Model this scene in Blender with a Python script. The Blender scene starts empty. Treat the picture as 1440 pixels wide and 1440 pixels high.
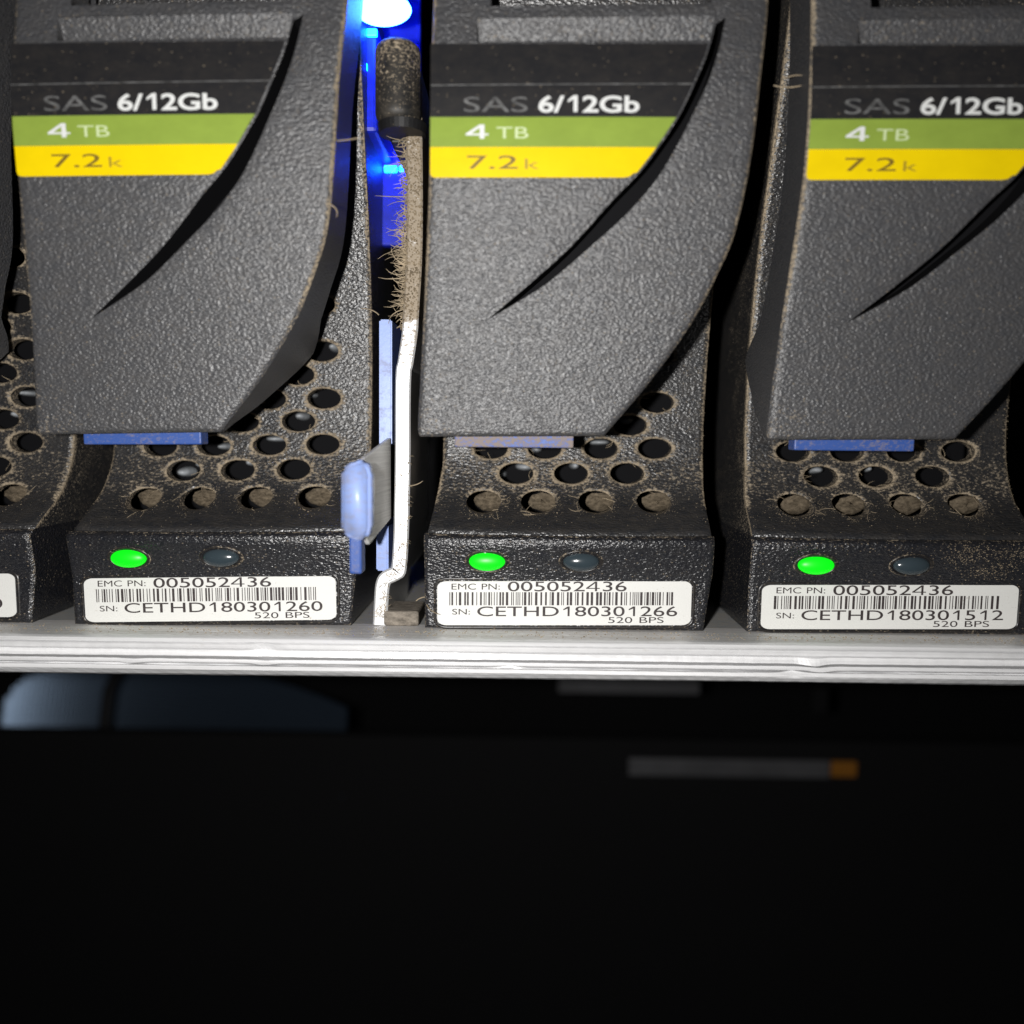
import bpy, bmesh, math, random
import numpy as np
from mathutils import Vector, Matrix, Euler
from mathutils.geometry import delaunay_2d_cdt

# ------------------------------------------------------------------ camera
U = 0.001                      # everything below is written in millimetres
SC = bpy.context.scene
COL = SC.collection
FPX = 1130.0                   # focal length in pixels of the 1440 px photograph
PITCH = math.radians(5.8)
ROLL = math.radians(0.55)
YAW = math.radians(0.6)
CAM = Vector((0.0, -111.0, 0.0))
ROT = (Matrix.Rotation(YAW, 3, 'Z') @ Matrix.Rotation(math.radians(90) - PITCH, 3, 'X') @ Matrix.Rotation(ROLL, 3, 'Z'))
cam_d = bpy.data.cameras.new('camera'); cam = bpy.data.objects.new('camera', cam_d); COL.objects.link(cam)
cam.location = CAM * U; cam.rotation_euler = ROT.to_euler()
cam_d.sensor_fit = 'HORIZONTAL'; cam_d.sensor_width = 36.0; cam_d.lens = 36.0 * FPX / 1440
cam_d.clip_start = 0.002; cam_d.clip_end = 20.0
cam_d.dof.use_dof = True; cam_d.dof.focus_distance = 0.1125; cam_d.dof.aperture_fstop = cam_d.lens / 2.9
SC.camera = cam

# ------------------------------------------------------------------ world, flash, exposure
W = bpy.data.worlds.new('World'); SC.world = W; W.use_nodes = True
bgn = W.node_tree.nodes['Background']; bgn.inputs[0].default_value = (0.85, 0.92, 1.0, 1); bgn.inputs[1].default_value = 0.012
ld = bpy.data.lights.new('phone_flash', 'POINT'); ld.energy = 0.69; ld.shadow_soft_size = 0.0022; ld.color = (1.0, 0.98, 0.955)
lo = bpy.data.objects.new('phone_flash', ld); COL.objects.link(lo); lo.location = (-0.0155, -0.113, 0.001)
SC.view_settings.view_transform = 'Standard'; SC.view_settings.look = 'None'
SC.view_settings.exposure = 0.0; SC.view_settings.gamma = 1.0; SC.view_settings.use_curve_mapping = False
SC.render.engine = 'CYCLES'
SC.cycles.use_denoising = True; SC.cycles.max_bounces = 8
SC.cycles.sample_clamp_indirect = 4.0
SC.cycles.caustics_reflective = False; SC.cycles.caustics_refractive = False

def P(u, v, Y):
    """photograph pixel -> (X, Z) in mm on the plane at depth Y"""
    r = ROT @ Vector(((u - 720) / FPX, (720 - v) / FPX, -1.0))
    t = (Y - CAM.y) / r.y
    return (CAM.x + r.x * t, CAM.z + r.z * t)
def PF(u, v, yf):
    Y = 0.0
    for _ in range(25):
        x, z = P(u, v, Y); Y = 0.5 * Y + 0.5 * yf(x, z)
    return P(u, v, yf(x, z))

# ------------------------------------------------------------------ materials
def mat(name, build):
    m = bpy.data.materials.new(name); m.use_nodes = True
    nt = m.node_tree; nt.nodes.clear()
    out = nt.nodes.new('ShaderNodeOutputMaterial'); b = nt.nodes.new('ShaderNodeBsdfPrincipled')
    nt.links.new(b.outputs[0], out.inputs[0]); build(nt, b); return m
def N(nt, t, **kw):
    n = nt.nodes.new(t)
    for k, v in kw.items():
        if k in n.inputs: n.inputs[k].default_value = v
        else: setattr(n, k, v)
    return n
def coords(nt, sx=1 / 1.7):
    """object coordinates in mm, moved along per object so that copies differ"""
    tc = N(nt, 'ShaderNodeTexCoord'); oi = N(nt, 'ShaderNodeObjectInfo')
    sc = N(nt, 'ShaderNodeVectorMath', operation='SCALE'); sc.inputs['Scale'].default_value = 3.7
    nt.links.new(oi.outputs['Location'], sc.inputs[0])
    ad = N(nt, 'ShaderNodeVectorMath', operation='ADD')
    nt.links.new(tc.outputs['Object'], ad.inputs[0]); nt.links.new(sc.outputs[0], ad.inputs[1])
    mp = N(nt, 'ShaderNodeMapping'); mp.inputs['Scale'].default_value = (1000 * sx, 1000, 1000)
    nt.links.new(ad.outputs[0], mp.inputs[0]); return mp.outputs[0]
def noise(nt, co, scale, detail=2, rough=0.5):
    n = N(nt, 'ShaderNodeTexNoise'); n.inputs['Scale'].default_value = scale
    n.inputs['Detail'].default_value = detail; n.inputs['Roughness'].default_value = rough
    nt.links.new(co, n.inputs['Vector']); return n.outputs['Fac']
def ramp(nt, f, a, b, ca=0.0, cb=1.0):
    n = N(nt, 'ShaderNodeMapRange'); n.inputs[1].default_value = a; n.inputs[2].default_value = b
    n.inputs[3].default_value = ca; n.inputs[4].default_value = cb; nt.links.new(f, n.inputs[0]); return n.outputs[0]
def mth(nt, op, a, b=None):
    n = N(nt, 'ShaderNodeMath', operation=op, use_clamp=(op in ('ADD',)))
    for i, s in enumerate((a, b)):
        if s is None: continue
        if isinstance(s, (int, float)): n.inputs[i].default_value = s
        else: nt.links.new(s, n.inputs[i])
    return n.outputs[0]
def mix(nt, f, a, b):
    n = N(nt, 'ShaderNodeMix', data_type='RGBA')
    if isinstance(f, (int, float)): n.inputs[0].default_value = f
    else: nt.links.new(f, n.inputs[0])
    for i, s in ((6, a), (7, b)):
        if isinstance(s, tuple): n.inputs[i].default_value = (*s, 1)
        else: nt.links.new(s, n.inputs[i])
    return n.outputs[2]
DUST = (0.30, 0.235, 0.155)
def plastic(name, base=(0.020, 0.021, 0.024), rough=0.40, grain=2.6, bump=0.6, speck=0.62, dusty=1.0, spec=0.5):
    def f(nt, b):
        co = coords(nt)
        g = noise(nt, co, grain, 1.5, 0.5)
        bp = N(nt, 'ShaderNodeBump'); bp.inputs['Strength'].default_value = 1.0; bp.inputs['Distance'].default_value = 0.000045 * bump
        nt.links.new(g, bp.inputs['Height']); nt.links.new(bp.outputs[0], b.inputs['Normal'])
        at = N(nt, 'ShaderNodeAttribute'); at.attribute_name = 'dust'
        fine = noise(nt, co, 3.1, 2, 0.7)
        big = noise(nt, co, 0.16, 3, 0.6)
        # dust packed on rims and edges: the attribute broken up by fine noise
        th = mth(nt, 'ADD', at.outputs['Fac'], mth(nt, 'MULTIPLY', ramp(nt, big, 0.45, 0.75), 0.13 * dusty))
        packed = ramp(nt, mth(nt, 'ADD', mth(nt, 'MULTIPLY', th, 0.62), mth(nt, 'SUBTRACT', fine, 0.5)), 0.22, 0.42)
        # single grains
        vo = N(nt, 'ShaderNodeTexVoronoi'); vo.inputs['Scale'].default_value = 3.2; nt.links.new(co, vo.inputs['Vector'])
        cr = N(nt, 'ShaderNodeSeparateColor'); nt.links.new(vo.outputs['Color'], cr.inputs[0])
        gr = mth(nt, 'MULTIPLY', ramp(nt, vo.outputs['Distance'], 0.30, 0.16), ramp(nt, cr.outputs[0], speck, speck + 0.12))
        clean = ramp(nt, at.outputs['Fac'], -1.0, 0.0)
        d = mth(nt, 'MAXIMUM', packed, mth(nt, 'MULTIPLY', gr, mth(nt, 'MULTIPLY', clean, 0.55)))
        film = mth(nt, 'MULTIPLY', ramp(nt, noise(nt, co, 0.9, 4, 0.7), 0.35, 0.8), 0.07 * dusty)
        d = mth(nt, 'MAXIMUM', d, film)
        dc = mix(nt, ramp(nt, fine, 0.3, 0.7), DUST, (0.40, 0.33, 0.24))
        nt.links.new(mix(nt, d, base, dc), b.inputs['Base Color'])
        nt.links.new(ramp(nt, d, 0, 1, rough, 0.95), b.inputs['Roughness'])
        nt.links.new(ramp(nt, d, 0, 1, spec, 0.1), b.inputs['Specular IOR Level'])
    return mat(name, f)
def simple(name, col, rough=0.5, metal=0.0, em=None, es=0.0, var=0.0, vscale=1.0, bump=0.0, bscale=3.0, spec=0.5):
    def f(nt, b):
        b.inputs['Base Color'].default_value = (*col, 1); b.inputs['Roughness'].default_value = rough
        b.inputs['Metallic'].default_value = metal; b.inputs['Specular IOR Level'].default_value = spec
        if em: b.inputs['Emission Color'].default_value = (*em, 1); b.inputs['Emission Strength'].default_value = es
        if var or bump: co = coords(nt)
        if var:
            n = noise(nt, co, vscale, 4, 0.65)
            nt.links.new(mix(nt, ramp(nt, n, 0.35, 0.7), tuple(c * (1 - var) for c in col), tuple(min(1, c * (1 + var)) for c in col)), b.inputs['Base Color'])
        if bump:
            bp = N(nt, 'ShaderNodeBump'); bp.inputs['Strength'].default_value = bump; bp.inputs['Distance'].default_value = 0.0001
            nt.links.new(noise(nt, co, bscale, 3, 0.6), bp.inputs['Height']); nt.links.new(bp.outputs[0], b.inputs['Normal'])
    return mat(name, f)
def dusted(name, col, rough, metal=0.0, amount=0.5, scale=2.5, lo_=0.45, hi_=0.6, bump=0.2, streak=None):
    """a plain surface with grains and patches of tan dust lying on it"""
    def f(nt, b):
        co = coords(nt)
        n = noise(nt, co, scale, 4, 0.7); n2 = noise(nt, co, 0.25, 2, 0.5)
        at = N(nt, 'ShaderNodeAttribute'); at.attribute_name = 'dust'
        d = ramp(nt, mth(nt, 'ADD', mth(nt, 'MULTIPLY', at.outputs['Fac'], 0.5), mth(nt, 'ADD', n, mth(nt, 'MULTIPLY', mth(nt, 'SUBTRACT', n2, 0.5), 0.4))), lo_, hi_, 0, amount)
        c = col
        if streak:
            mp = N(nt, 'ShaderNodeMapping'); mp.inputs['Scale'].default_value = streak
            nt.links.new(co, mp.inputs[0])
            c = mix(nt, ramp(nt, noise(nt, mp.outputs[0], 1.0, 4, 0.7), 0.35, 0.65), tuple(x * 0.72 for x in col), col)
        nt.links.new(mix(nt, d, c, DUST), b.inputs['Base Color'])
        nt.links.new(ramp(nt, d, 0, 1, rough, 0.95), b.inputs['Roughness'])
        nt.links.new(ramp(nt, d, 0, 1, metal, 0.0), b.inputs['Metallic'])
        bp = N(nt, 'ShaderNodeBump'); bp.inputs['Strength'].default_value = bump; bp.inputs['Distance'].default_value = 0.0001
        nt.links.new(n, bp.inputs['Height']); nt.links.new(bp.outputs[0], b.inputs['Normal'])
    return mat(name, f)
M = {}
M['handle'] = plastic('grained_black_plastic', (0.054, 0.055, 0.060), 0.43, 3.7, 5.2, 0.86, 0.8, 1.0)
M['panel'] = plastic('grained_panel_plastic', (0.020, 0.021, 0.024), 0.34, 3.3, 4.0, 0.70, 1.2, 1.0)
M['band'] = plastic('grained_band_plastic', (0.011, 0.012, 0.016), 0.33, 3.4, 5.0, 0.80, 0.5, 0.9)
M['smooth'] = plastic('smooth_black_plastic', (0.010, 0.010, 0.011), 0.45, 5.0, 0.15, 0.93, 0.2, 0.35)
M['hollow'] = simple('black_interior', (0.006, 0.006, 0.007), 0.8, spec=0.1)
M['paper'] = dusted('white_label_paper', (0.78, 0.78, 0.75), 0.5, 0, 0.55, 3.2, 0.66, 0.74, 0.05)
M['ink'] = simple('black_label_print', (0.045, 0.035, 0.035), 0.6, var=0.5, vscale=3.0)
M['green_print'] = simple('green_sticker', (0.25, 0.345, 0.055), 0.45, var=0.06, vscale=0.4, spec=0.15)
M['yellow_print'] = simple('yellow_sticker', (0.83, 0.605, 0.002), 0.4, var=0.04, vscale=0.4, spec=0.15)
M['black_print'] = plastic('black_sticker', (0.013, 0.013, 0.015), 0.5, 6.0, 0.08, 0.88, 0.5, 0.35)
M['white_print'] = simple('white_print', (0.72, 0.73, 0.72), 0.5)
M['pale_print'] = simple('pale_green_print', (0.58, 0.68, 0.38), 0.5)
M['grey_print'] = simple('faded_grey_print', (0.12, 0.12, 0.12), 0.5, var=0.6, vscale=1.2)
M['brown_print'] = simple('dark_print_on_yellow', (0.20, 0.13, 0.01), 0.5)
M['fade_print'] = simple('faint_print_on_yellow', (0.38, 0.27, 0.012), 0.5)
M['blue'] = dusted('blue_latch_plastic', (0.04, 0.095, 0.34), 0.45, 0, 0.5, 3.0, 0.52, 0.72, 0.4)
M['blue_dusty'] = dusted('dusty_blue_plastic', (0.055, 0.13, 0.45), 0.5, 0, 0.85, 2.2, 0.34, 0.55, 0.4)
M['blue_pale'] = dusted('pale_blue_plastic', (0.30, 0.41, 0.78), 0.36, 0, 0.5, 1.6, 0.52, 0.8, 0.2)
M['green_led'] = simple('lit_green_lens', (0.005, 0.35, 0.01), 0.4, em=(0.0, 1.0, 0.005), es=0.85)
M['dark_led'] = simple('unlit_lens', (0.035, 0.05, 0.06), 0.18, spec=0.8)
M['socket'] = plastic('led_rim_plastic', (0.012, 0.012, 0.014), 0.3, 4, 0.2, 0.7, 1.2)
M['metal'] = dusted('drive_metal', (0.55, 0.57, 0.58), 0.4, 0.7, 0.6, 2.0, 0.5, 0.8)
M['grey_bit'] = simple('grey_inner_plastic', (0.36, 0.38, 0.40), 0.4, var=0.3, vscale=0.8)
M['plug'] = simple('matted_dust', (0.125, 0.10, 0.07), 0.95, var=0.5, vscale=2.5, bump=1.0, bscale=2.2, spec=0.1)
M['dust'] = simple('loose_dust', (0.36, 0.29, 0.20), 0.95, var=0.35, vscale=0.7, spec=0.1)
M['rail'] = dusted('extruded_aluminium', (0.96, 0.96, 0.97), 0.36, 0.15, 0.3, 1.6, 0.62, 0.9, 0.12, (0.02, 1.4, 1.4))
M['floor'] = dusted('dusty_floor_sheet', (0.50, 0.51, 0.51), 0.5, 0.45, 0.75, 1.1, 0.42, 0.75, 0.3)
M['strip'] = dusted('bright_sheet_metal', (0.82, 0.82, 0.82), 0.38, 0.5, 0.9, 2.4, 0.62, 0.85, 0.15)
M['brushed'] = dusted('brushed_sheet_metal', (0.85, 0.84, 0.81), 0.40, 0.25, 0.3, 2.2, 0.62, 0.9, 0.1, (0.05, 0.05, 3.0))
M['rubber'] = plastic('dusty_black_rubber', (0.014, 0.014, 0.014), 0.5, 1.8, 0.5, 0.5, 2.2)
M['felt'] = simple('dust_caked_foam', (0.24, 0.21, 0.175), 0.95, var=0.45, vscale=1.6, bump=1.0, bscale=1.8, spec=0.1)
M['lamp'] = simple('lit_blue_lens', (0.1, 0.3, 0.9), 0.3, em=(0.03, 0.16, 1.0), es=34.0)
M['chip'] = simple('lit_blue_chip', (0.1, 0.3, 0.9), 0.3, em=(0.0, 0.07, 1.0), es=40.0)
M['guide'] = simple('blue_light_guide', (0.012, 0.03, 0.62), 0.4, var=0.3, vscale=0.3)
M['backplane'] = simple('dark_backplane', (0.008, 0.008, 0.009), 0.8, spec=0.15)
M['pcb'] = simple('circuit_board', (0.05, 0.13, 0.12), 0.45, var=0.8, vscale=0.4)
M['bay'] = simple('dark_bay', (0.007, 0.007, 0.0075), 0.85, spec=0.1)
M['vent'] = simple('blue_grey_mesh', (0.22, 0.30, 0.42), 0.33, 0.9)
M['cable'] = simple('black_cable', (0.006, 0.006, 0.007), 0.6)
M['grey_strip'] = simple('grey_metal_strip', (0.075, 0.075, 0.08), 0.5, 0.2, var=0.2, vscale=0.1)
M['orange'] = simple('orange_tip', (0.22, 0.085, 0.006), 0.5)

# ------------------------------------------------------------------ objects
def link(name, me, m=None, parent=None):
    o = bpy.data.objects.new(name, me); COL.objects.link(o)
    if m is not None and me is not None and not me.materials: me.materials.append(m)
    if parent is not None: o.parent = parent
    return o
def thing(name, label, cat, loc, group=None):
    o = link(name, None); o.location = Vector(loc) * U; o.empty_display_size = 0.002
    tag(o, label, cat, group); return o
def tag(o, label, cat, group=None):
    o['label'] = label; o['category'] = cat
    if group: o['group'] = group
    return o
def mesh(verts, faces, org=(0, 0, 0), smooth=False, dust=None):
    v = (np.array(verts, float).reshape(-1, 3) - np.array(org)) * U
    me = bpy.data.meshes.new('mesh'); me.from_pydata(v.tolist(), [], [list(map(int, f)) for f in faces]); me.update()
    if smooth: me.polygons.foreach_set('use_smooth', [True] * len(me.polygons))
    if dust is not None:
        a = me.attributes.new('dust', 'FLOAT', 'POINT'); a.data.foreach_set('value', np.array(dust, np.float32))
    return me
class MB:
    def __init__(s): s.v = []; s.f = []; s.d = []
    def add(s, v, f, d=0.0):
        k = len(s.v); s.v += [tuple(p) for p in v]; s.f += [[i + k for i in q] for q in f]
        s.d += list(d) if hasattr(d, '__len__') else [d] * len(v); return s
    def box(s, x0, x1, y0, y1, z0, z1, bev=0.0, d=0.0):
        bm = bmesh.new(); bmesh.ops.create_cube(bm, size=1)
        for q in bm.verts: q.co = Vector(((x0 + x1) / 2 + q.co.x * (x1 - x0), (y0 + y1) / 2 + q.co.y * (y1 - y0), (z0 + z1) / 2 + q.co.z * (z1 - z0)))
        if bev: bmesh.ops.bevel(bm, geom=list(bm.edges), offset=bev, segments=2, affect='EDGES', profile=0.5)
        bm.verts.index_update()
        s.add([q.co[:] for q in bm.verts], [[q.index for q in f.verts] for f in bm.faces], d); bm.free(); return s
    def tube(s, pts, rad, seg=8, d=0.0, cap=True):
        pts = [Vector(p) for p in pts]; n = len(pts); V = []; F = []
        for i, p in enumerate(pts):
            t = (pts[min(i + 1, n - 1)] - pts[max(i - 1, 0)]).normalized()
            a = t.cross(Vector((0.3, 0.2, 0.9))).normalized(); b = t.cross(a)
            r = rad[i] if hasattr(rad, '__len__') else rad
            V += [p + (a * math.cos(2 * math.pi * k / seg) + b * math.sin(2 * math.pi * k / seg)) * r for k in range(seg)]
        for i in range(n - 1):
            for k in range(seg): F.append([i * seg + k, i * seg + (k + 1) % seg, (i + 1) * seg + (k + 1) % seg, (i + 1) * seg + k])
        if cap: F += [list(range(seg))[::-1], [(n - 1) * seg + k for k in range(seg)]]
        return s.add([q[:] for q in V], F, d)
    def dome(s, cx, cy, cz, rx, ry, rz, seg=28, rings=7):
        """half ellipsoid bulging towards -Y"""
        V = []; F = []
        for i in range(rings):
            a = math.pi / 2 * i / rings
            for k in range(seg):
                t = 2 * math.pi * k / seg
                V.append((cx + rx * math.cos(a) * math.cos(t), cy - ry * math.sin(a), cz + rz * math.cos(a) * math.sin(t)))
        V.append((cx, cy - ry, cz))
        for i in range(rings - 1):
            for k in range(seg): F.append([i * seg + k, i * seg + (k + 1) % seg, (i + 1) * seg + (k + 1) % seg, (i + 1) * seg + k])
        for k in range(seg): F.append([(rings - 1) * seg + k, (rings - 1) * seg + (k + 1) % seg, len(V) - 1])
        return s.add(V, F)
    def mesh(s, org=(0, 0, 0), smooth=False): return mesh(s.v, s.f, org, smooth, s.d)
def inside(pts, poly):
    p = np.asarray(pts); q = np.asarray(poly); r = np.zeros(len(p), bool); j = len(q) - 1
    for i in range(len(q)):
        c = (q[i, 1] > p[:, 1]) != (q[j, 1] > p[:, 1])
        with np.errstate(divide='ignore', invalid='ignore'):
            x = (q[j, 0] - q[i, 0]) * (p[:, 1] - q[i, 1]) / (q[j, 1] - q[i, 1]) + q[i, 0]
        r ^= c & (p[:, 0] < x); j = i
    return r
def dist(pts, poly):
    p = np.asarray(pts)[:, None, :]; a = np.asarray(poly)[None]; b = np.roll(a, -1, 1)
    ab = b - a; t = np.clip(((p - a) * ab).sum(2) / np.maximum((ab * ab).sum(2), 1e-12), 0, 1)
    return np.sqrt((((a + ab * t[..., None]) - p) ** 2).sum(2)).min(1)
def resample(poly, step, keep=True):
    out = []
    for i, a in enumerate(poly):
        b = poly[(i + 1) % len(poly)]; n = max(1, int(math.hypot(b[0] - a[0], b[1] - a[1]) / step))
        out += [(a[0] + (b[0] - a[0]) * k / n, a[1] + (b[1] - a[1]) * k / n) for k in range(n)]
    return out
def offset(poly, d):
    """move a closed polygon inwards by d"""
    q = np.array(poly); A = 0.5 * np.sum(q[:, 0] * np.roll(q[:, 1], -1) - np.roll(q[:, 0], -1) * q[:, 1])
    t0 = q - np.roll(q, 1, 0); t1 = np.roll(q, -1, 0) - q
    n = []
    for a, b in zip(t0, t1):
        na = np.array((-a[1], a[0])) / max(np.hypot(*a), 1e-9); nb = np.array((-b[1], b[0])) / max(np.hypot(*b), 1e-9)
        m = na + nb; n.append(m / max(np.dot(m, m) / 2, 0.4))
    return (q + np.array(n) * (d if A > 0 else -d)).tolist()
def ellipse(cx, cz, rx, rz, n=24): return [(cx + rx * math.cos(2 * math.pi * k / n), cz + rz * math.sin(2 * math.pi * k / n)) for k in range(n)]
def smoothline(pts, n=8):
    """Catmull-Rom through pts (open)"""
    o = []
    for i in range(len(pts) - 1):
        p0 = np.array(pts[max(i - 1, 0)]); p1 = np.array(pts[i]); p2 = np.array(pts[i + 1]); p3 = np.array(pts[min(i + 2, len(pts) - 1)])
        for k in range(n):
            t = k / n; o.append(tuple(0.5 * (2 * p1 + (p2 - p0) * t + (2 * p0 - 5 * p1 + 4 * p2 - p3) * t * t + (3 * p1 - p0 - 3 * p2 + p3) * t ** 3)))
    return o + [tuple(pts[-1])]
def tri(loops, step, holes=()):
    """triangulate the area inside loops[0]; loops[1:] are only edges to respect; holes are cut out"""
    V = []; E = []
    for lp in list(loops) + list(holes):
        k = len(V); n = len(lp); V += [tuple(p) for p in lp]; E += [(k + i, k + (i + 1) % n) for i in range(n)]
    o = np.array(loops[0]); x0, z0 = o.min(0); x1, z1 = o.max(0)
    gx, gz = np.meshgrid(np.arange(x0 + step / 2, x1, step), np.arange(z0 + step / 2, z1, step))
    gx = gx + (np.arange(gx.shape[0]) % 2)[:, None] * step * 0.5
    g = np.stack([gx.ravel(), gz.ravel()], 1); g = g[inside(g, o)]
    for lp in list(loops) + list(holes):
        if len(g): g = g[dist(g, lp) > step * 0.45]
    for h in holes:
        if len(g): g = g[~inside(g, h)]
    V += [tuple(p) for p in g]
    r = delaunay_2d_cdt([Vector(p) for p in V], E, [], 0, 1e-5)
    vv = np.array([tuple(p) for p in r[0]]); ff = np.array([list(f) for f in r[2]])
    c = vv[ff].mean(1); ok = inside(c, o)
    for h in holes: ok &= ~inside(c, h)
    ff = ff[ok]
    a = vv[ff]; cr = (a[:, 1, 0] - a[:, 0, 0]) * (a[:, 2, 1] - a[:, 0, 1]) - (a[:, 1, 1] - a[:, 0, 1]) * (a[:, 2, 0] - a[:, 0, 0])
    ff[cr < 0] = ff[cr < 0][:, ::-1]
    a = vv[ff]; ln_ = np.stack([np.hypot(*(a[:, i] - a[:, (i + 1) % 3]).T) for i in range(3)], 1).max(1)
    ff = ff[np.abs(cr) / ln_ > 0.012]
    return vv, ff                                            # counter-clockwise in (x, z): faces -Y
def wall(mb, ring, yf, yb, d=0.0, flip=False):
    n = len(ring); V = [(x, yf(x, z), z) for x, z in ring] + [(x, yb(x, z), z) for x, z in ring]
    mb.add(V, [[i, i + n, (i + 1) % n + n, (i + 1) % n] if not flip else [i, (i + 1) % n, (i + 1) % n + n, i + n] for i in range(n)], d)
def rr(x0, z0, x1, z1, rx, rz, n=6):
    o = []
    for cx, cz, a0 in ((x1 - rx, z0 + rz, -90), (x1 - rx, z1 - rz, 0), (x0 + rx, z1 - rz, 90), (x0 + rx, z0 + rz, 180)):
        o += [(cx + rx * math.cos(math.radians(a0 + 90 * k / n)), cz + rz * math.sin(math.radians(a0 + 90 * k / n))) for k in range(n + 1)]
    return o
def interp(tab):
    zs = np.array([t[0] for t in tab]); ys = np.array([t[1] for t in tab]); o = np.argsort(zs); zs = zs[o]; ys = ys[o]
    # smooth: dense linear samples convolved with a small kernel
    zz = np.linspace(zs[0] - 3, zs[-1] + 3, 900); yy = np.interp(zz, zs, ys); k = np.hanning(19); k /= k.sum()
    yy = np.convolve(np.pad(yy, 9, mode='edge'), k, 'valid')
    return lambda z: np.interp(z, zz, yy)
TEXT = {}
def text(s, bold=0.0):
    """outline text as flat triangles in a unit box: width 0..1, height 0..1"""
    if (s, bold) in TEXT: return TEXT[(s, bold)]
    def raw(t):
        c = bpy.data.curves.new('t', 'FONT'); c.body = t; c.offset = bold; c.resolution_u = 5; c.fill_mode = 'FRONT'
        o = bpy.data.objects.new('t', c); COL.objects.link(o)
        me = bpy.data.meshes.new_from_object(o.evaluated_get(bpy.context.evaluated_depsgraph_get()))
        v = np.array([p.co[:2] for p in me.vertices]); f = [list(p.vertices) for p in me.polygons]
        bpy.data.objects.remove(o); bpy.data.curves.remove(c); bpy.data.meshes.remove(me); return v, f
    hh = raw('HH')[0]; hh, cap = np.ptp(hh[:, 0]), np.ptp(hh[:, 1]); V = []; f = []; x = 0.0
    for chh in s:
        if chh == ' ': x += 0.32; continue
        if chh == '1':                                       # a figure one with its flag
            sw = 0.075 + 2 * bold; a = 0.30
            V1 = np.array([(a, 0), (a + sw, 0), (a + sw, cap), (a, cap), (a, cap - 0.10 - sw * .6), (a - 0.17, cap - 0.19 - sw), (a - 0.17, cap - 0.19)]); f1 = [[0, 1, 2, 3], [3, 4, 5, 6]]; adv = 0.56
        elif chh == '4' and bold:                            # a heavy figure four
            t = 0.075 + 2 * bold; a = 0.36; y0 = 0.17; y1 = y0 + 0.8 * t
            V1 = np.array([(a, 0), (a + t, 0), (a + t, cap), (a, cap), (0.02, y0), (a, y0), (a, y1), (0.02, y1), (a + t, y0), (a + t + .1, y0), (a + t + .1, y1), (a + t, y1), (0.02 + 1.2 * t, y1), (a, cap - 1.5 * t)])
            f1 = [[0, 1, 2, 3], [4, 5, 6, 7], [8, 9, 10, 11], [7, 12, 13, 3]]; adv = 0.6
        else:
            V1, f1 = raw(chh); w = raw('H' + chh + 'H')[0]; adv = np.ptp(w[:, 0]) - hh
        k = len(V); V += [(p[0] + x, p[1]) for p in V1]; f += [[i + k for i in q] for q in f1]; x += adv
    v = np.array(V)
    v = (v - v.min(0)) / (v.max(0) - v.min(0)); TEXT[(s, bold)] = (v, f); return v, f

# ------------------------------------------------------------------ the carrier, traced once on the second carrier of the row
FLOOR = P(795, 885, 0)[1]                                     # the carriers' underside
DXA, DXC = -49.7, 45.3                                        # spacing to the neighbours
X0 = (P(597, 860, 0)[0] + P(1000, 860, 0)[0]) / 2
ORG = (X0, 0.0, FLOOR)
zv = lambda v, Y: P(795, v, Y)[1]
ptab = [(zv(v, Y), Y) for v, Y in ((752, 0.0), (742, 1.2), (728, 3.0), (712, 5.2), (698, 6.8), (675, 8.4), (645, 9.8), (600, 10.6), (500, 10.6), (400, 9.2), (300, 6.8), (200, 3.8), (100, 1.2), (0, -1.0), (-80, -2.5))]
_pp = interp(ptab)
def bow(x): return 1.6 * (1 - min(1.0, abs((x - X0) / 20.3)) ** 2)
ZLIP = zv(752, 0)
def pan(x, z): return float(_pp(z)) - bow(x) * max(0.0, 1 - max(0, z - ZLIP) / 5.0)
htab = [(zv(v, Y), Y) for v, Y in ((620, -6.5), (600, -6.6), (540, -6.9), (440, -7.9), (340, -9.3), (250, -10.4), (180, -10.8), (120, -10.7), (60, -10.2), (0, -9.3), (-80, -8.0))]
_hp = interp(htab)
def han(x, z): return float(_hp(z)) + 0.0004 * (x - X0) ** 2
def H(u, v): return PF(u, v, han)
def Q(u, v): return PF(u, v, pan)
BL, BR = P(597, 800, 0)[0], P(1002, 800, 0)[0]
ZTOP = Q(795, -70)[1]
def edge_l(z): return BL + 0.4 + max(0.0, min(1.0, (z - ZLIP) / 9.0)) * 1.1 + 0.012 * (z - ZLIP)
def edge_r(z): return BR - 0.2 + max(0.0, min(1.0, (z - ZLIP) / 9.0)) * 0.3 + 0.026 * (z - ZLIP)

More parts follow.
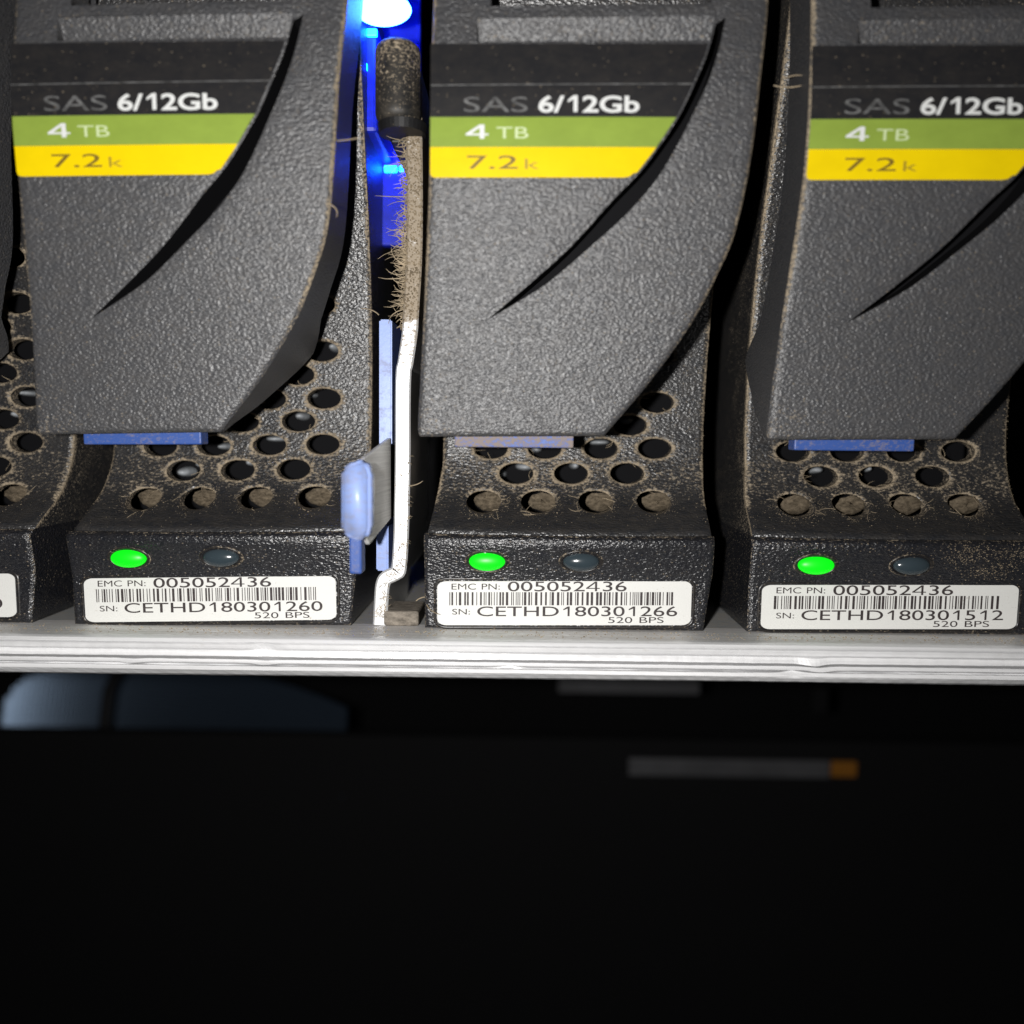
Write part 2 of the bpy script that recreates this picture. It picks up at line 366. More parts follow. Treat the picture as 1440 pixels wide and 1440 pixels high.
HOLES = []
rows = [(706, (680, 757, 838, 920)), (666, (726, 803, 882)), (631, (690, 766, 845, 921)), (598, (728, 806, 886)), (566, (690, 767, 846, 924)), (532, (728, 808, 888)),
        (499, (690, 767, 846, 924)), (466, (728, 808, 888)), (433, (690, 767, 846, 926)), (400, (728, 808, 890)), (367, (690, 767, 846, 928))]
for v, xs in rows:
    for x in xs: HOLES.append(Q(x, v))
def build_panel():
    zs = np.linspace(ZLIP, ZTOP, 60)
    out = [(edge_r(z), z) for z in zs] + [(edge_l(z), z) for z in zs[::-1]]
    bot = np.linspace(out[-1][0], out[0][0], 30)[1:-1]; out = out + [(x, ZLIP) for x in bot]
    out = resample(out, 0.9)
    rims = [ellipse(x, z, 2.55, 1.52, 26) for x, z in HOLES]
    loops = [out, offset(out, 0.35), offset(out, 0.8)]
    for x, z in HOLES: loops += [ellipse(x, z, 2.55 + a, 1.52 + a * .75, 26) for a in (0.18, 0.55, 1.0)]
    vv, ff = tri(loops, 1.0, rims)
    do = dist(vv, out)
    s = np.full(len(vv), 9.0)
    for x, z in HOLES: s = np.minimum(s, (np.hypot((vv[:, 0] - x) / 2.55, (vv[:, 1] - z) / 1.52) - 1) * 1.9)
    rnd = lambda d, r: np.where(d < r, r * (1 - np.sqrt(np.maximum(0, 1 - (1 - d / r) ** 2))), 0)
    y = np.array([pan(x, z) for x, z in vv]) + rnd(do, 0.35) + rnd(np.maximum(s, 0), 0.2)
    side = np.minimum(vv[:, 0] - edge_l_v(vv[:, 1]), edge_r_v(vv[:, 1]) - vv[:, 0])
    low = np.clip((vv[:, 1] - ZLIP - 3.0) / 2.5, 0, 1)
    dust = np.clip(1 - s / 1.0, 0, 1) ** 1.0 * low * 0.68
    dust = np.maximum(dust, np.clip(1 - side / 1.0, 0, 1) * 0.62 * np.clip((vv[:, 1] - ZLIP) / 3, 0.3, 1))
    z_ = vv[:, 1]; belt = np.exp(-((z_ - HOLES[5][1]) / 4.5) ** 2) * 0.27
    dust = np.maximum(dust, belt * low); dust = np.where(vv[:, 1] < ZLIP + 2.6, -0.85, dust)
    mb = MB(); mb.add(np.stack([vv[:, 0], y, vv[:, 1]], 1), ff, dust)
    for r in rims: wall(mb, r, lambda x, z: pan(x, z) + 0.2, lambda x, z: pan(x, z) + 1.9, 0.42, True)
    # the two side walls and the back edge
    for e, sg in ((edge_l, -1), (edge_r, 1)):
        z2 = np.linspace(ZLIP, ZTOP, 50); V = []; D = []
        for z in z2:
            x = e(z); V += [(x, pan(x, z) + 0.35, z), (x, pan(x, z) + 1.4, z), (x - sg * 0.3, 32, z)]; D += [0.8, 0.25, 0.05]
        F = []
        for i in range(len(z2) - 1):
            for k in (0, 1):
                q = [i * 3 + k, i * 3 + k + 1, i * 3 + k + 4, i * 3 + k + 3]; F.append(q if sg > 0 else q[::-1])
        mb.add(V, F, D)
    return mb.mesh(ORG, True)
edge_l_v = np.vectorize(edge_l); edge_r_v = np.vectorize(edge_r)
def band_y(x, z):
    t = (z - FLOOR) / (ZLIP - FLOOR)
    b = bow(x)
    # flat where the label sits, swelling towards the lip, rounded at the lip
    return -0.25 - b * max(0.0, (t - 0.50) / 0.5) ** 1.3 - 1.8 * max(0, t - 0.5) * 2 * 0.6 + (0.9 * max(0.0, (t - 0.93) / 0.07) ** 2)
def build_band():
    out = [(BL + 0.05, FLOOR), (BR - 1.0, FLOOR), (BR, FLOOR + 8), (BR, ZLIP), (BL, ZLIP)]
    out = resample(out, 0.8)
    vv, ff = tri([out, offset(out, 0.3), offset(out, 0.7)], 0.8)
    do = dist(vv, out); r = 0.35
    y = np.array([band_y(x, z) for x, z in vv]) + np.where(do < r, r * (1 - np.sqrt(np.maximum(0, 1 - (1 - do / r) ** 2))), 0)
    mb = MB(); mb.add(np.stack([vv[:, 0], y, vv[:, 1]], 1), ff, np.clip(1 - do / 0.5, 0, 1) * 0.35)
    wall(mb, out, lambda x, z: band_y(x, z) + r, lambda x, z: 30.0, 0.12)
    return mb.mesh(ORG, True)

# handle outline and its sickle groove
LEFT = [(590, 614), (587, 600), (590, 540), (597, 400), (603, 250), (605, 115), (608, 30), (611, -60)]
RIGHT = [(1085, -60), (1081, 19), (1071, 112), (1065, 169), (1052, 255), (1034, 330), (1010, 386), (972, 457), (914, 538), (850, 613)]
GL = [(683, 451), (747, 397), (804, 345), (862, 281), (897, 245), (922, 213), (954, 165), (976, 120), (995, 75), (1008, 28)]
GR = [(683, 451), (752, 410), (785, 386), (830, 347), (880, 302), (922, 254), (952, 205), (974, 162), (996, 115), (1011, 70), (1021, 24)]
def mm(pts): return [H(*p) for p in pts]
def build_handle():
    lf = smoothline(mm(LEFT), 6); rt = smoothline(mm(RIGHT), 8)
    out = resample(lf[::-1] + rt[::-1], 1.0) if False else resample(lf + rt, 1.0)
    gl = smoothline(mm(GL), 6); gr = smoothline(mm(GR), 6)
    groove = gl[:-1] + gr[::-1][:-1]
    slot = mm([(671, 58), (1000, 56), (1005, 22), (671, 24)])
    win = mm([(690, 8), (1000, 4), (1004, -45), (690, -45)])
    slot = resample(slot, 1.5); win = resample(win, 1.5)
    loops = [out, offset(out, 0.25), offset(out, 0.6), offset(out, 1.3)]
    g2 = offset(groove[6:-6], -0.35) if False else None
    vv, ff = tri(loops, 1.1, [groove, slot, win])
    do = dist(vv, out); dg = np.minimum(dist(vv, groove), np.minimum(dist(vv, slot), dist(vv, win)))
    r = 0.6; rnd = lambda d, r: np.where(d < r, r * (1 - np.sqrt(np.maximum(0, 1 - (1 - d / r) ** 2))), 0)
    y = np.array([han(x, z) for x, z in vv]) + rnd(do, r) + rnd(dg, 0.12)
    zb = min(p[1] for p in out)
    dust = np.clip(1 - np.abs(do - 0.1) / 0.55, 0, 1) * 0.74 * np.clip((vv[:, 1] - zb) / 20, 0.35, 1)
    lowl = np.clip(1 - np.hypot((vv[:, 0] - vv[:, 0].min()) / 12, (vv[:, 1] - zb) / 10), 0, 1) * 0.30
    dust = np.maximum(dust, lowl)
    mb = MB(); mb.add(np.stack([vv[:, 0], y, vv[:, 1]], 1), ff, dust)
    # side walls: shallow at the bottom edge, with the pivot ears at mid height
    ears = interp([(zv(v, -4), d) for v, d in ((618, 1.2), (600, 3.0), (575, 7.0), (545, 10.0), (515, 13.5), (490, 15.5), (468, 13.5), (445, 10.5), (400, 9.5), (200, 8.5), (-80, 8.0))])
    back = lambda x, z: han(x, z) + float(ears(z))
    wall(mb, out, lambda x, z: han(x, z) + r, back, 0.03)
    # groove, grip slot and window linings
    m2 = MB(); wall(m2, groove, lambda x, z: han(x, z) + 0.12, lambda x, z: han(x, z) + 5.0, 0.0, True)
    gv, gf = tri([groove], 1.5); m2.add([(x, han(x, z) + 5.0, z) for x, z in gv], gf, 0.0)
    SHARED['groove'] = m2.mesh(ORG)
    zs0, zs1 = min(p[1] for p in slot), max(p[1] for p in slot)
    ramp_y = lambda x, z: han(x, z) + 0.15 + 1.9 * max(0.0, (zs1 - z) / (zs1 - zs0))
    wall(mb, slot, lambda x, z: han(x, z) + 0.12, ramp_y, 0.1, True)
    sv, sf = tri([slot], 1.2); mb.add([(x, ramp_y(x, z), z) for x, z in sv], sf, 0.12)
    wall(mb, win, lambda x, z: han(x, z) + 0.12, lambda x, z: han(x, z) + 4.0, 0.2, True)
    # the underside of the shell
    bv, bf = tri([out], 3.0, [win]); mb.add([(x, han(x, z) + min(float(ears(z)) - 0.2, 5.6), z) for x, z in bv], bf[:, ::-1], 0)
    return mb.mesh(ORG, True)
def on_handle(poly, lift, step=1.3):
    vv, ff = tri([resample(poly, 1.0)], step)
    return mesh([(x, han(x, z) - lift, z) for x, z in vv], ff, ORG, True)
def text_on(s, u0, v0, u1, v1, surf, yf, lift, bold=0.0, vr=None):
    """text filling the pixel box (u0,v0)-(u1,v1) of the second carrier"""
    v, f = text(s, bold); a = surf(u0, v1); b = surf(u1, v1); t = surf(u0, v0)
    pts = []
    for p in v:
        x = a[0] + (b[0] - a[0]) * p[0] + (t[0] - a[0]) * p[1] * 0.3; z = a[1] + (b[1] - a[1]) * p[0] + (t[1] - a[1]) * p[1]
        pts.append((x, yf(x, z) - lift, z))
    return pts, f
def tmesh(items, surf, yf, lift):
    mb = MB()
    for it in items: mb.add(*text_on(*it[:5], surf, yf, lift, it[5] if len(it) > 5 else 0.0))
    return mb.mesh(ORG)
F0 = lambda u, v: P(u, v, -0.25)
lab_y = lambda x, z: -0.25
SHARED = {}
def build_shared():
    S = SHARED
    S['panel'] = build_panel(); S['band'] = build_band(); S['handle'] = build_handle()
    rg = lambda v: np.interp(v, [p[1] for p in GL[::-1]], [p[0] for p in GL[::-1]]) - 3
    def stripe(v0, v1, round_=False):
        vs = np.linspace(v0, v1, 7)
        l = [(605.5 + (v - 120) * -0.004, v) for v in vs]; r = [(float(rg(v)), v) for v in vs[::-1]]
        if round_: l = l[:-1] + [(605.3, v1 - 6), (606.5, v1 - 2), (611, v1)]; r = [(r[0][0] - 12, v1), (r[0][0] - 4, v1 - 1.5), (r[0][0] + 1.5, v1 - 6)] + r[1:]
        return mm(l + r)
    S['stripe_k'] = on_handle(stripe(62, 164.8), 0.06); S['stripe_g'] = on_handle(stripe(165, 206.8), 0.06); S['stripe_y'] = on_handle(stripe(207, 250, True), 0.06)
    S['line'] = on_handle(mm([(606, 121.2), (974, 119.2), (974, 117.6), (606, 119.6)]), 0.10)
    S['t_sas'] = tmesh([('SAS', 652, 136.5, 742, 158)], H, han, 0.10)
    S['t_gb'] = tmesh([('6/12Gb', 757, 134.5, 899, 159, 0.024)], H, han, 0.11)
    S['t_4'] = tmesh([('4', 655, 175.5, 687, 195.5, 0.02)], H, han, 0.10)
    S['t_tb'] = tmesh([('TB', 698, 179, 743, 195)], H, han, 0.10)
    S['t_72'] = tmesh([('7.2', 657, 219, 728, 238, 0.004)], H, han, 0.10)
    S['t_k'] = tmesh([('k', 738, 223.5, 758, 238)], H, han, 0.10)
    # blue release tab under the handle's lower edge
    a = P(640, 607, -2.4); b = P(806, 630, -2.4)
    S['tab'] = MB().box(a[0], b[0], -3.2, -0.6, b[1], a[1] + 0.6, 0.2).mesh(ORG, False)
    # lamps
    for k, u in (('led_g', 685), ('led_d', 817)):
        x, z = P(u, 789.5, -1.2); y = band_y(x, z)
        S[k] = MB().dome(x, y - 0.05, z, 2.5, 1.0, 1.32).mesh(ORG, True)
        mb = MB(); ring = [(3.1, -0.02, 1.68), (3.0, -0.30, 1.62), (2.75, -0.34, 1.46), (2.55, -0.10, 1.34), (2.4, 0.5, 1.25)]; n = 32; V = []; F = []
        for rx, dy, rz in ring: V += [(x + rx * math.cos(2 * math.pi * i / n), band_y(x + rx * math.cos(2 * math.pi * i / n), z + rz * math.sin(2 * math.pi * i / n)) + dy * 0.6, z + rz * math.sin(2 * math.pi * i / n)) for i in range(n)]
        for j in range(len(ring) - 1): F += [[j * n + i, j * n + (i + 1) % n, (j + 1) * n + (i + 1) % n, (j + 1) * n + i] for i in range(n)]
        mb.add(V, F, [0.5] * n + [0.3] * n + [0.1] * (n * 3)); S[k + '_rim'] = mb.mesh(ORG, True)
    # paper label
    c0 = F0(615, 879); c1 = F0(973, 817)
    sh = F0(973, 879)[1] - c0[1]
    lp = rr(c0[0], 0, c1[0], c1[1] - c0[1] - sh, 1.3, 0.85); lp = [(x, z + c0[1] + sh * (x - c0[0]) / (c1[0] - c0[0])) for x, z in lp]
    S['label_poly'] = lp
    vv, ff = tri([resample(lp, 1.5)], 3.0); mb = MB(); mb.add([(x, -0.33, z) for x, z in vv], ff); wall(mb, lp, lambda x, z: -0.33, lambda x, z: -0.22)
    S['label'] = mb.mesh(ORG)
    # raised frame round the label
    o2 = offset(lp, -0.55); o1 = offset(lp, -0.12); n = len(lp); mb = MB()
    V = [(x, -0.24, z) for x, z in o2] + [(x, -0.36, z) for x, z in offset(lp, -0.42)] + [(x, -0.36, z) for x, z in offset(lp, -0.22)] + [(x, -0.24, z) for x, z in o1]
    F = [[j * n + i, j * n + (i + 1) % n, (j + 1) * n + (i + 1) % n, (j + 1) * n + i] for j in range(3) for i in range(n)]
    mb.add(V, [f[::-1] for f in F], 0.15); S['frame'] = mb.mesh(ORG, True)
    # the drive inside, behind the perforations
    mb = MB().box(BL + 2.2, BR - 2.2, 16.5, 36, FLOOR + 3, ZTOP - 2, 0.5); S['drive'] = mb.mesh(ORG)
    rnd = random.Random(5); bits = []
    for (u, v, w, h) in ((700, 668, 26, 14), (737, 657, 30, 12), (806, 655, 16, 12), (757, 632, 20, 10), (842, 622, 36, 9), (880, 590, 20, 12), (765, 590, 40, 10), (930, 492, 18, 12), (905, 528, 18, 10), (890, 560, 24, 8), (710, 520, 50, 10), (830, 470, 60, 10), (690, 560, 60, 10)):
        x, z = P(u, v, 13.5); bits.append((x, z, w / 9.4, h / 9.4))
    S['bits'] = bits
    # fluff plugging the lowest row of perforations
    for i, (x, z) in enumerate(HOLES[:4]):
        mb = MB(); r_ = random.Random(i + 3); V = []; F = []; n = 18
        for j, (s_, dy) in enumerate(((1.0, 2.0), (0.8, 1.6), (0.5, 1.45), (0.2, 1.5))):
            for k in range(n):
                a = 2 * math.pi * k / n
                V.append((x + 0.75 + 2.25 * s_ * math.cos(a) + r_.uniform(-.2, .2), pan(x, z) + dy + 1.9 * s_ * math.sin(a) * -0.35 + r_.uniform(-.25, .25), z - 0.15 + 1.45 * s_ * math.sin(a) + r_.uniform(-.12, .12)))
        for j in range(3): F += [[j * n + k, j * n + (k + 1) % n, (j + 1) * n + (k + 1) % n, (j + 1) * n + k] for k in range(n)]
        F.append([3 * n + k for k in range(n)]); mb.add(V, F); S['plug%d' % i] = mb.mesh(ORG, True)
build_shared()

def grains(seed, n_panel, n_handle, n_hair, clumps=()):
    """loose dust: tiny flakes and fibres lying on one carrier"""
    R = random.Random(seed); mb = MB()
    hx = [p[0] for p in HOLES]; hz = [p[1] for p in HOLES]
    def flake(x, y, z, s):
        a = R.uniform(0, 6.28); b = R.uniform(0.35, 1); q = [(x + s * math.cos(a + k * 2.09) * 1.5, y + R.uniform(-.05, .02), z + s * b * math.sin(a + k * 2.09)) for k in range(3)]
        q.append((x, y - s * 0.8, z)); mb.add(q, [[0, 1, 3], [1, 2, 3], [2, 0, 3]])
    for _ in range(n_panel):
        if R.random() < 0.62:
            i = int(R.random() ** 1.4 * len(HOLES)); a = R.uniform(0, 6.28); k = 1.0 + abs(R.gauss(0, 0.32)); x = hx[i] + 2.6 * k * math.cos(a); z = hz[i] + 1.55 * k * math.sin(a)
        elif R.random() < 0.5:
            z = R.uniform(ZLIP + 1, ZTOP); x = edge_l(z) + abs(R.gauss(0, 0.6)) if R.random() < 0.5 else edge_r(z) - abs(R.gauss(0, 0.6))
        else: x = R.uniform(BL + 0.5, BR - 0.5); z = R.uniform(ZLIP + 0.5, ZLIP + 26)
        if not (edge_l(z) < x < edge_r(z)) or z < ZLIP + 0.3: continue
        if any(((x - p) / 2.55) ** 2 + ((z - q) / 1.52) ** 2 < 0.97 for p, q in HOLES): continue
        flake(x, pan(x, z) + 0.02, z, R.uniform(0.03, 0.085) * (1 + (R.random() < 0.05)))
    out = np.array(resample(smoothline(mm(LEFT), 6) + smoothline(mm(RIGHT), 8), 1.0)); gro = smoothline(mm(GL), 4)[:-1] + smoothline(mm(GR), 4)[::-1][:-1]
    x0, z0 = out.min(0); x1, z1 = out.max(0)
    c = np.array([(R.uniform(x0, x1), R.uniform(z0, z1)) for _ in range(n_handle)]); c = c[inside(c, out) & ~inside(c, gro)]
    sz0, sz1 = H(800, 250)[1], H(800, 165)[1]
    for x, z in c:
        if sz0 < z < sz1 and R.random() < 0.97: continue
        if z > H(800, 62)[1]: continue
        flake(x, han(x, z) + 0.0, z, R.uniform(0.02, 0.05) * (1 + (R.random() < 0.04)))
    for _ in range(n_hair):
        i = int(R.random() ** 1.3 * 22); a = R.uniform(0, 6.28); x = hx[i] + 2.7 * math.cos(a); z = hz[i] + 1.6 * math.sin(a)
        if z < ZLIP + 0.5: continue
        y = pan(x, z) - 0.05; d = R.uniform(0, 6.28); c_ = R.uniform(-1.2, 1.2); L = R.uniform(0.5, 1.5); pts = []
        for k in range(5):
            pts.append((x, y, z)); x += L / 4 * 1.5 * math.cos(d); z += L / 4 * math.sin(d); y = pan(x, z) - 0.05 - 0.18 * math.sin(k * 1.0); d += c_ / 3
        mb.tube(pts, [0.035] * 4 + [0.015], 3)
    for cu, cv, ru, rv, n_ in clumps:
        for _ in range(n_):
            x, z = P(cu + R.gauss(0, ru), cv + R.gauss(0, rv), -1.2)
            if BL + .3 < x < BR - .3 and FLOOR + .5 < z < ZLIP - 0.2: flake(x, band_y(x, z) + 0.02, z, R.uniform(0.04, 0.11))
    return mb.mesh(ORG)
def barcode(seed, paint=0.0):
    R = random.Random(seed); mb = MB(); a = F0(632, 851); b = F0(946, 851); t = F0(632, 832.5); u = 0.0; n = 0
    while u < 0.995:
        w = R.choice((0.0035, 0.004, 0.008, 0.011)); g = R.choice((0.0045, 0.005, 0.0085, 0.013))
        w = min(w, 1 - u); x0 = a[0] + (b[0] - a[0]) * u; x1 = a[0] + (b[0] - a[0]) * (u + w)
        z0 = a[1] + (b[1] - a[1]) * u; h = t[1] - a[1]
        mb.add([(x0, -0.36, z0), (x1, -0.36, z0), (x1, -0.36, z0 + h), (x0, -0.36, z0 + h)], [[0, 1, 2, 3]]); u += w + g
    return mb.mesh(ORG)
PN = tmesh([('EMC PN:', 635, 820.5, 703, 829), ('005052436', 714, 817.5, 881, 831.5, 0.004), ('SN:', 636, 856, 661, 864), ('520 BPS', 855, 867.5, 933, 876)], F0, lab_y, 0.11)
def carrier(dx, serial, label, seed, tab, heavy=1.0, lean=0.0, clumps=()):
    S = SHARED
    t = thing('drive_carrier', label, 'drive carrier', (ORG[0] + dx, ORG[1], ORG[2]), 'drive carriers standing in the disk shelf')
    t.rotation_euler.y = math.radians(lean)
    link('perforated_panel', S['panel'], M['panel'], t); link('front_band', S['band'], M['band'], t)
    h = link('handle', S['handle'], M['handle'], t)
    for k, nm, m in (('groove', 'groove_lining', 'hollow'), ('stripe_k', 'black_stripe', 'black_print'), ('stripe_g', 'green_stripe', 'green_print'), ('stripe_y', 'yellow_stripe', 'yellow_print'), ('line', 'printed_line', 'grey_print'),  # groove lining is coloured black to paint in the shade of the recess
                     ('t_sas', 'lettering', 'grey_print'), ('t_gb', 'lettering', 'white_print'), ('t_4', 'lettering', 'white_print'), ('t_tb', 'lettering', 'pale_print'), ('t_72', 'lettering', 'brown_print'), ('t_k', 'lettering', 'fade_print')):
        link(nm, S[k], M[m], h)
    me = S['tab'] if tab == 'blue' else S['tab'].copy()
    if tab != 'blue': me.materials.clear()
    link('release_tab', me, M[tab], t)['label'] = 'blue plastic release tab below the handle'
    g = link('status_light', S['led_g'], M['green_led'], t); g['label'] = 'lit green status light'; link('rim', S['led_g_rim'], M['socket'], g)
    d = link('status_light', S['led_d'], M['dark_led'], t); d['label'] = 'unlit grey status light'; link('rim', S['led_d_rim'], M['socket'], d)
    lb = link('barcode_label', S['label'], M['paper'], t)
    link('lettering', PN, M['ink'], lb); link('lettering', tmesh([(serial, 671, 852.5, 952, 866.5, 0.003)], F0, lab_y, 0.11), M['ink'], lb); link('barcode', barcode(seed), M['ink'], lb)
    link('label_frame', S['frame'], M['socket'], t)
    link('drive_body', S['drive'], M['hollow'], t)
    R = random.Random(seed)
    for x, z, w, hh in S['bits']:
        x += R.uniform(-.6, .6)
        link('inner_tab', MB().dome(x, 17, z, w * .5, 3.6, hh * .55, 14, 4).mesh(ORG, True), M['grey_bit'], t)
    for i in range(4): link('dust_plug', S['plug%d' % i], M['plug'], t)
    du = link('loose_dust', grains(seed, int(3600 * heavy), int(1300 * heavy), int(70 * heavy), clumps), M['dust'], t); du['kind'] = 'stuff'
    return t
carrier(DXA - DXC, 'CETHD180301250', 'black perforated drive carrier of which only a lower side and label edge show', 11, 'blue', 0.8)
carrier(DXA, 'CETHD180301260', 'black drive carrier with barcode label reading CETHD180301260 beside the metal divider', 22, 'blue', 0.9, -0.6)
carrier(0, 'CETHD180301266', 'black drive carrier with pale dusty tab and barcode label reading CETHD180301266', 33, 'blue_dusty', 1.0)
carrier(DXC, 'CETHD180301512', 'black drive carrier with clean blue tab and barcode label reading CETHD180301512', 44, 'blue', 1.3, 0.0, ((890, 772, 18, 9, 260), (960, 775, 20, 8, 220), (925, 798, 22, 8, 260), (720, 762, 60, 5, 60)))

# ------------------------------------------------------------------ the shelf: extruded rail, floor sheet, back
ch = thing('disk_shelf', 'bare aluminium disk shelf with ridged front rail holding the drive carriers', 'disk shelf', (0, 0, FLOOR))
OC = (0, 0, FLOOR)
prof = [(897, -5.0), (900, -5.9), (903, -6.5), (908, -6.9), (910.5, -6.5), (917, -6.3), (919.5, -5.5), (928, -5.6), (930.5, -4.2), (932, -6.4), (937, -6.8), (939, -5.7), (940, -5.6), (941.5, -6.9), (947, -7.2), (949, -6.9), (953, -6.3), (954.5, -5.0)]
pr = [(Y, P(720, v, Y)[1]) for v, Y in prof]
pr[0] = (pr[0][0], FLOOR - 0.06)
pr = [(2.0, FLOOR - 0.06)] + pr + [(6.0, pr[-1][1]), (6.0, FLOOR - 1.5)]
R = random.Random(4); xs = np.arange(-110, 110.01, 0.55); V = []; F = []; D = []
DENT = [(P(372, 925, -6)[0], 6, 1.0), (P(1146, 930, -6)[0], 8, -0.9), (P(1112, 950, -6)[0], 14, 0.9), (P(190, 940, -6)[0], 11, -0.5), (P(715, 940, -6)[0], 12, 0.5), (P(375, 940, -6)[0], 11, -0.6), (P(1150, 940, -6)[0], 11, -0.7)]
wob = {j: [R.uniform(0, 6.28) for _ in range(6)] for j in range(len(pr))}
for x in xs:
    for j, (y, z) in enumerate(pr):
        w = wob[j]; a = 0.03 * math.sin(x * 0.11 + w[0]) + 0.015 * math.sin(x * 0.83 + w[1]) + 0.015 * math.sin(x * 2.9 + w[2]) if 3 <= j < len(pr) - 2 else 0.0
        for dx_, jj, am in DENT: a += am * 0.55 * math.exp(-((x - dx_) / 1.5) ** 2) * math.exp(-((j - jj) / 1.3) ** 2)
        V.append((x, y + a, z + a * 0.4 * (3 <= j < len(pr) - 2))); D.append(0.75 if j < 2 else 0.0)
n = len(pr)
for i in range(len(xs) - 1):
    for j in range(n - 1): F.append([i * n + j, i * n + j + 1, (i + 1) * n + j + 1, (i + 1) * n + j])
link('front_rail', mesh(V, F, OC, False, D), M['rail'], ch)
mb = MB().box(-112, 112, 2.05, 60, FLOOR - 1.6, FLOOR - 0.10); link('floor_sheet', mb.mesh(OC), M['floor'], ch)
link('back_plane', MB().box(-112, 112, 60.2, 62, FLOOR - 1.6, FLOOR + 140).mesh(OC), M['backplane'], ch)
for sx in (-113.5, 112.2): link('side_wall', MB().box(sx, sx + 1.2, -2, 62, FLOOR - 1.6, FLOOR + 140).mesh(OC), M['backplane'], ch)
x, z = P(560, 861, 2.5)
link('foam_pad', MB().box(P(541, 860, 2)[0], P(590, 860, 2)[0], 0.8, 8, FLOOR - 0.05, FLOOR + 2.1, 0.35).mesh(OC, False), M['felt'], ch)

# ------------------------------------------------------------------ metal divider with its blue latch
YD = 1.0
cen = [(581, 100), (582, 180), (583, 280), (582, 363), (577.5, 442), (576, 467), (570, 509), (567, 525), (566, 580), (566, 643), (564, 744), (561, 796), (557, 806), (543, 813), (538, 822), (536, 840), (534, 871)]
pts = [P(u, v, YD) for u, v in cen]; pts = [(p[0], p[1]) for p in pts]; pts[-1] = (pts[-1][0], FLOOR + 0.02)
dv = thing('shelf_divider', 'bent sheet metal divider, dusty above and shiny below, between two carriers', 'divider', (pts[-1][0], YD, FLOOR)); OD = (pts[-1][0], YD, FLOOR)
ln = smoothline(pts, 5); mb = MB(); V = []; D = []; F = []
for i, p in enumerate(ln):
    a = np.array(ln[max(i - 1, 0)]); b = np.array(ln[min(i + 1, len(ln) - 1)]); t = (b - a) / np.hypot(*(b - a)); nx = np.array((-t[1], t[0])); nx = nx if nx[0] > 0 else -nx
    w = 1.08 if p[1] > ln[60][1] else 1.02
    l = np.array(p) - nx * w; r = np.array(p) + nx * w
    dust_shade = float(np.interp(p[1], [P(570, v_, 1)[1] for v_ in (528, 505, 455, 438)], [0.0, 0.42, 0.5, 1.0])) * 0.9  # real dust higher up; at the bend, dust colour paints in the shading
    V += [(l[0], 22, l[1]), (l[0], YD + 0.25, l[1]), (l[0] + nx[0] * .25, YD, l[1] + nx[1] * .25), (r[0] - nx[0] * .25, YD, r[1] - nx[1] * .25), (r[0], YD + 0.25, r[1]), (r[0], 22, r[1])]; D += [dust_shade * .4] + [dust_shade] * 4 + [dust_shade * .4]
for i in range(len(ln) - 1):
    for k in range(5): F.append([i * 6 + k, i * 6 + k + 1, (i + 1) * 6 + k + 1, (i + 1) * 6 + k])
k = (len(ln) - 1) * 6
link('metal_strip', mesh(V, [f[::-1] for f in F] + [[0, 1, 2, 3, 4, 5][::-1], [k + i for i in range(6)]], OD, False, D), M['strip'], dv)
for v0, v1, u0, u1 in ((449, 626, 533, 551), (738, 803, 529, 546)):
    a = P(u0, v0, 2.0); b = P(u1, v1, 2.0); c = P(u0, v1, 2.0); d = P(u1, v0, 2.0)
    V = [(a[0], 2, a[1]), (d[0], 2, a[1]), (b[0], 2, b[1]), (c[0], 2, b[1])]; V += [(x, 12, z) for x, _, z in V]
    bm = bmesh.new(); vs = [bm.verts.new(q) for q in V]
    for f in ([0, 3, 2, 1], [4, 5, 6, 7], [0, 1, 5, 4], [1, 2, 6, 5], [2, 3, 7, 6], [3, 0, 4, 7]): bm.faces.new([vs[i] for i in f])
    bmesh.ops.recalc_face_normals(bm, faces=bm.faces); bmesh.ops.bevel(bm, geom=list(bm.edges), offset=0.2, segments=2, affect='EDGES'); bm.verts.index_update()
    mb = MB().add([q.co[:] for q in bm.verts], [[q.index for q in f.verts] for f in bm.faces], 0.1); bm.free()
    link('blue_slide', mb.mesh(OD), M['blue_pale'], dv)
# the finger lever: a plate running towards the viewer that carries a rounded blue grip
XP = P(549, 690, 1.0)[0]
def lev(u, v):                                                # pixel -> (Y, Z) on the plane X = XP
    r = ROT @ Vector(((u - 720) / FPX, (720 - v) / FPX, -1.0)); t = (XP - CAM.x) / r.x
    return (CAM.y + r.y * t, CAM.z + r.z * t)
zt, zb_ = P(549, 628, 1)[1], P(549, 730, 1)[1]
side = [(1.6, zt + 1.2), (1.6, zb_), (-9.0, P(549, 752, 1)[1]), (-12.4, lev(516, 748)[1]), (-12.4, lev(516, 660)[1]), (-10.5, lev(524, 644)[1])]
bm = bmesh.new()
sl = lambda y: XP + 0.10 * (y - 1.6)
f1 = [bm.verts.new((sl(y), y, z)) for y, z in side]; f2 = [bm.verts.new((sl(y) - 0.6, y, z)) for y, z in side]
bm.faces.new(f1[::-1]); bm.faces.new(f2)
for i in range(len(side)): j = (i + 1) % len(side); bm.faces.new([f1[i], f1[j], f2[j], f2[i]])
bmesh.ops.recalc_face_normals(bm, faces=bm.faces); bmesh.ops.bevel(bm, geom=[e for e in bm.edges], offset=0.12, segments=1, affect='EDGES'); bm.verts.index_update()
pl = link('lever_plate', MB().add([q.co[:] for q in bm.verts], [[q.index for q in f.verts] for f in bm.faces]).mesh(OD), M['brushed'], dv); bm.free()
YG = -13.6
gp = [(497, 648), (512, 647), (521, 663), (521, 746), (513, 760), (494, 761), (479, 748), (479, 660)]
gq = [P(u, v, YG) for u, v in gp]
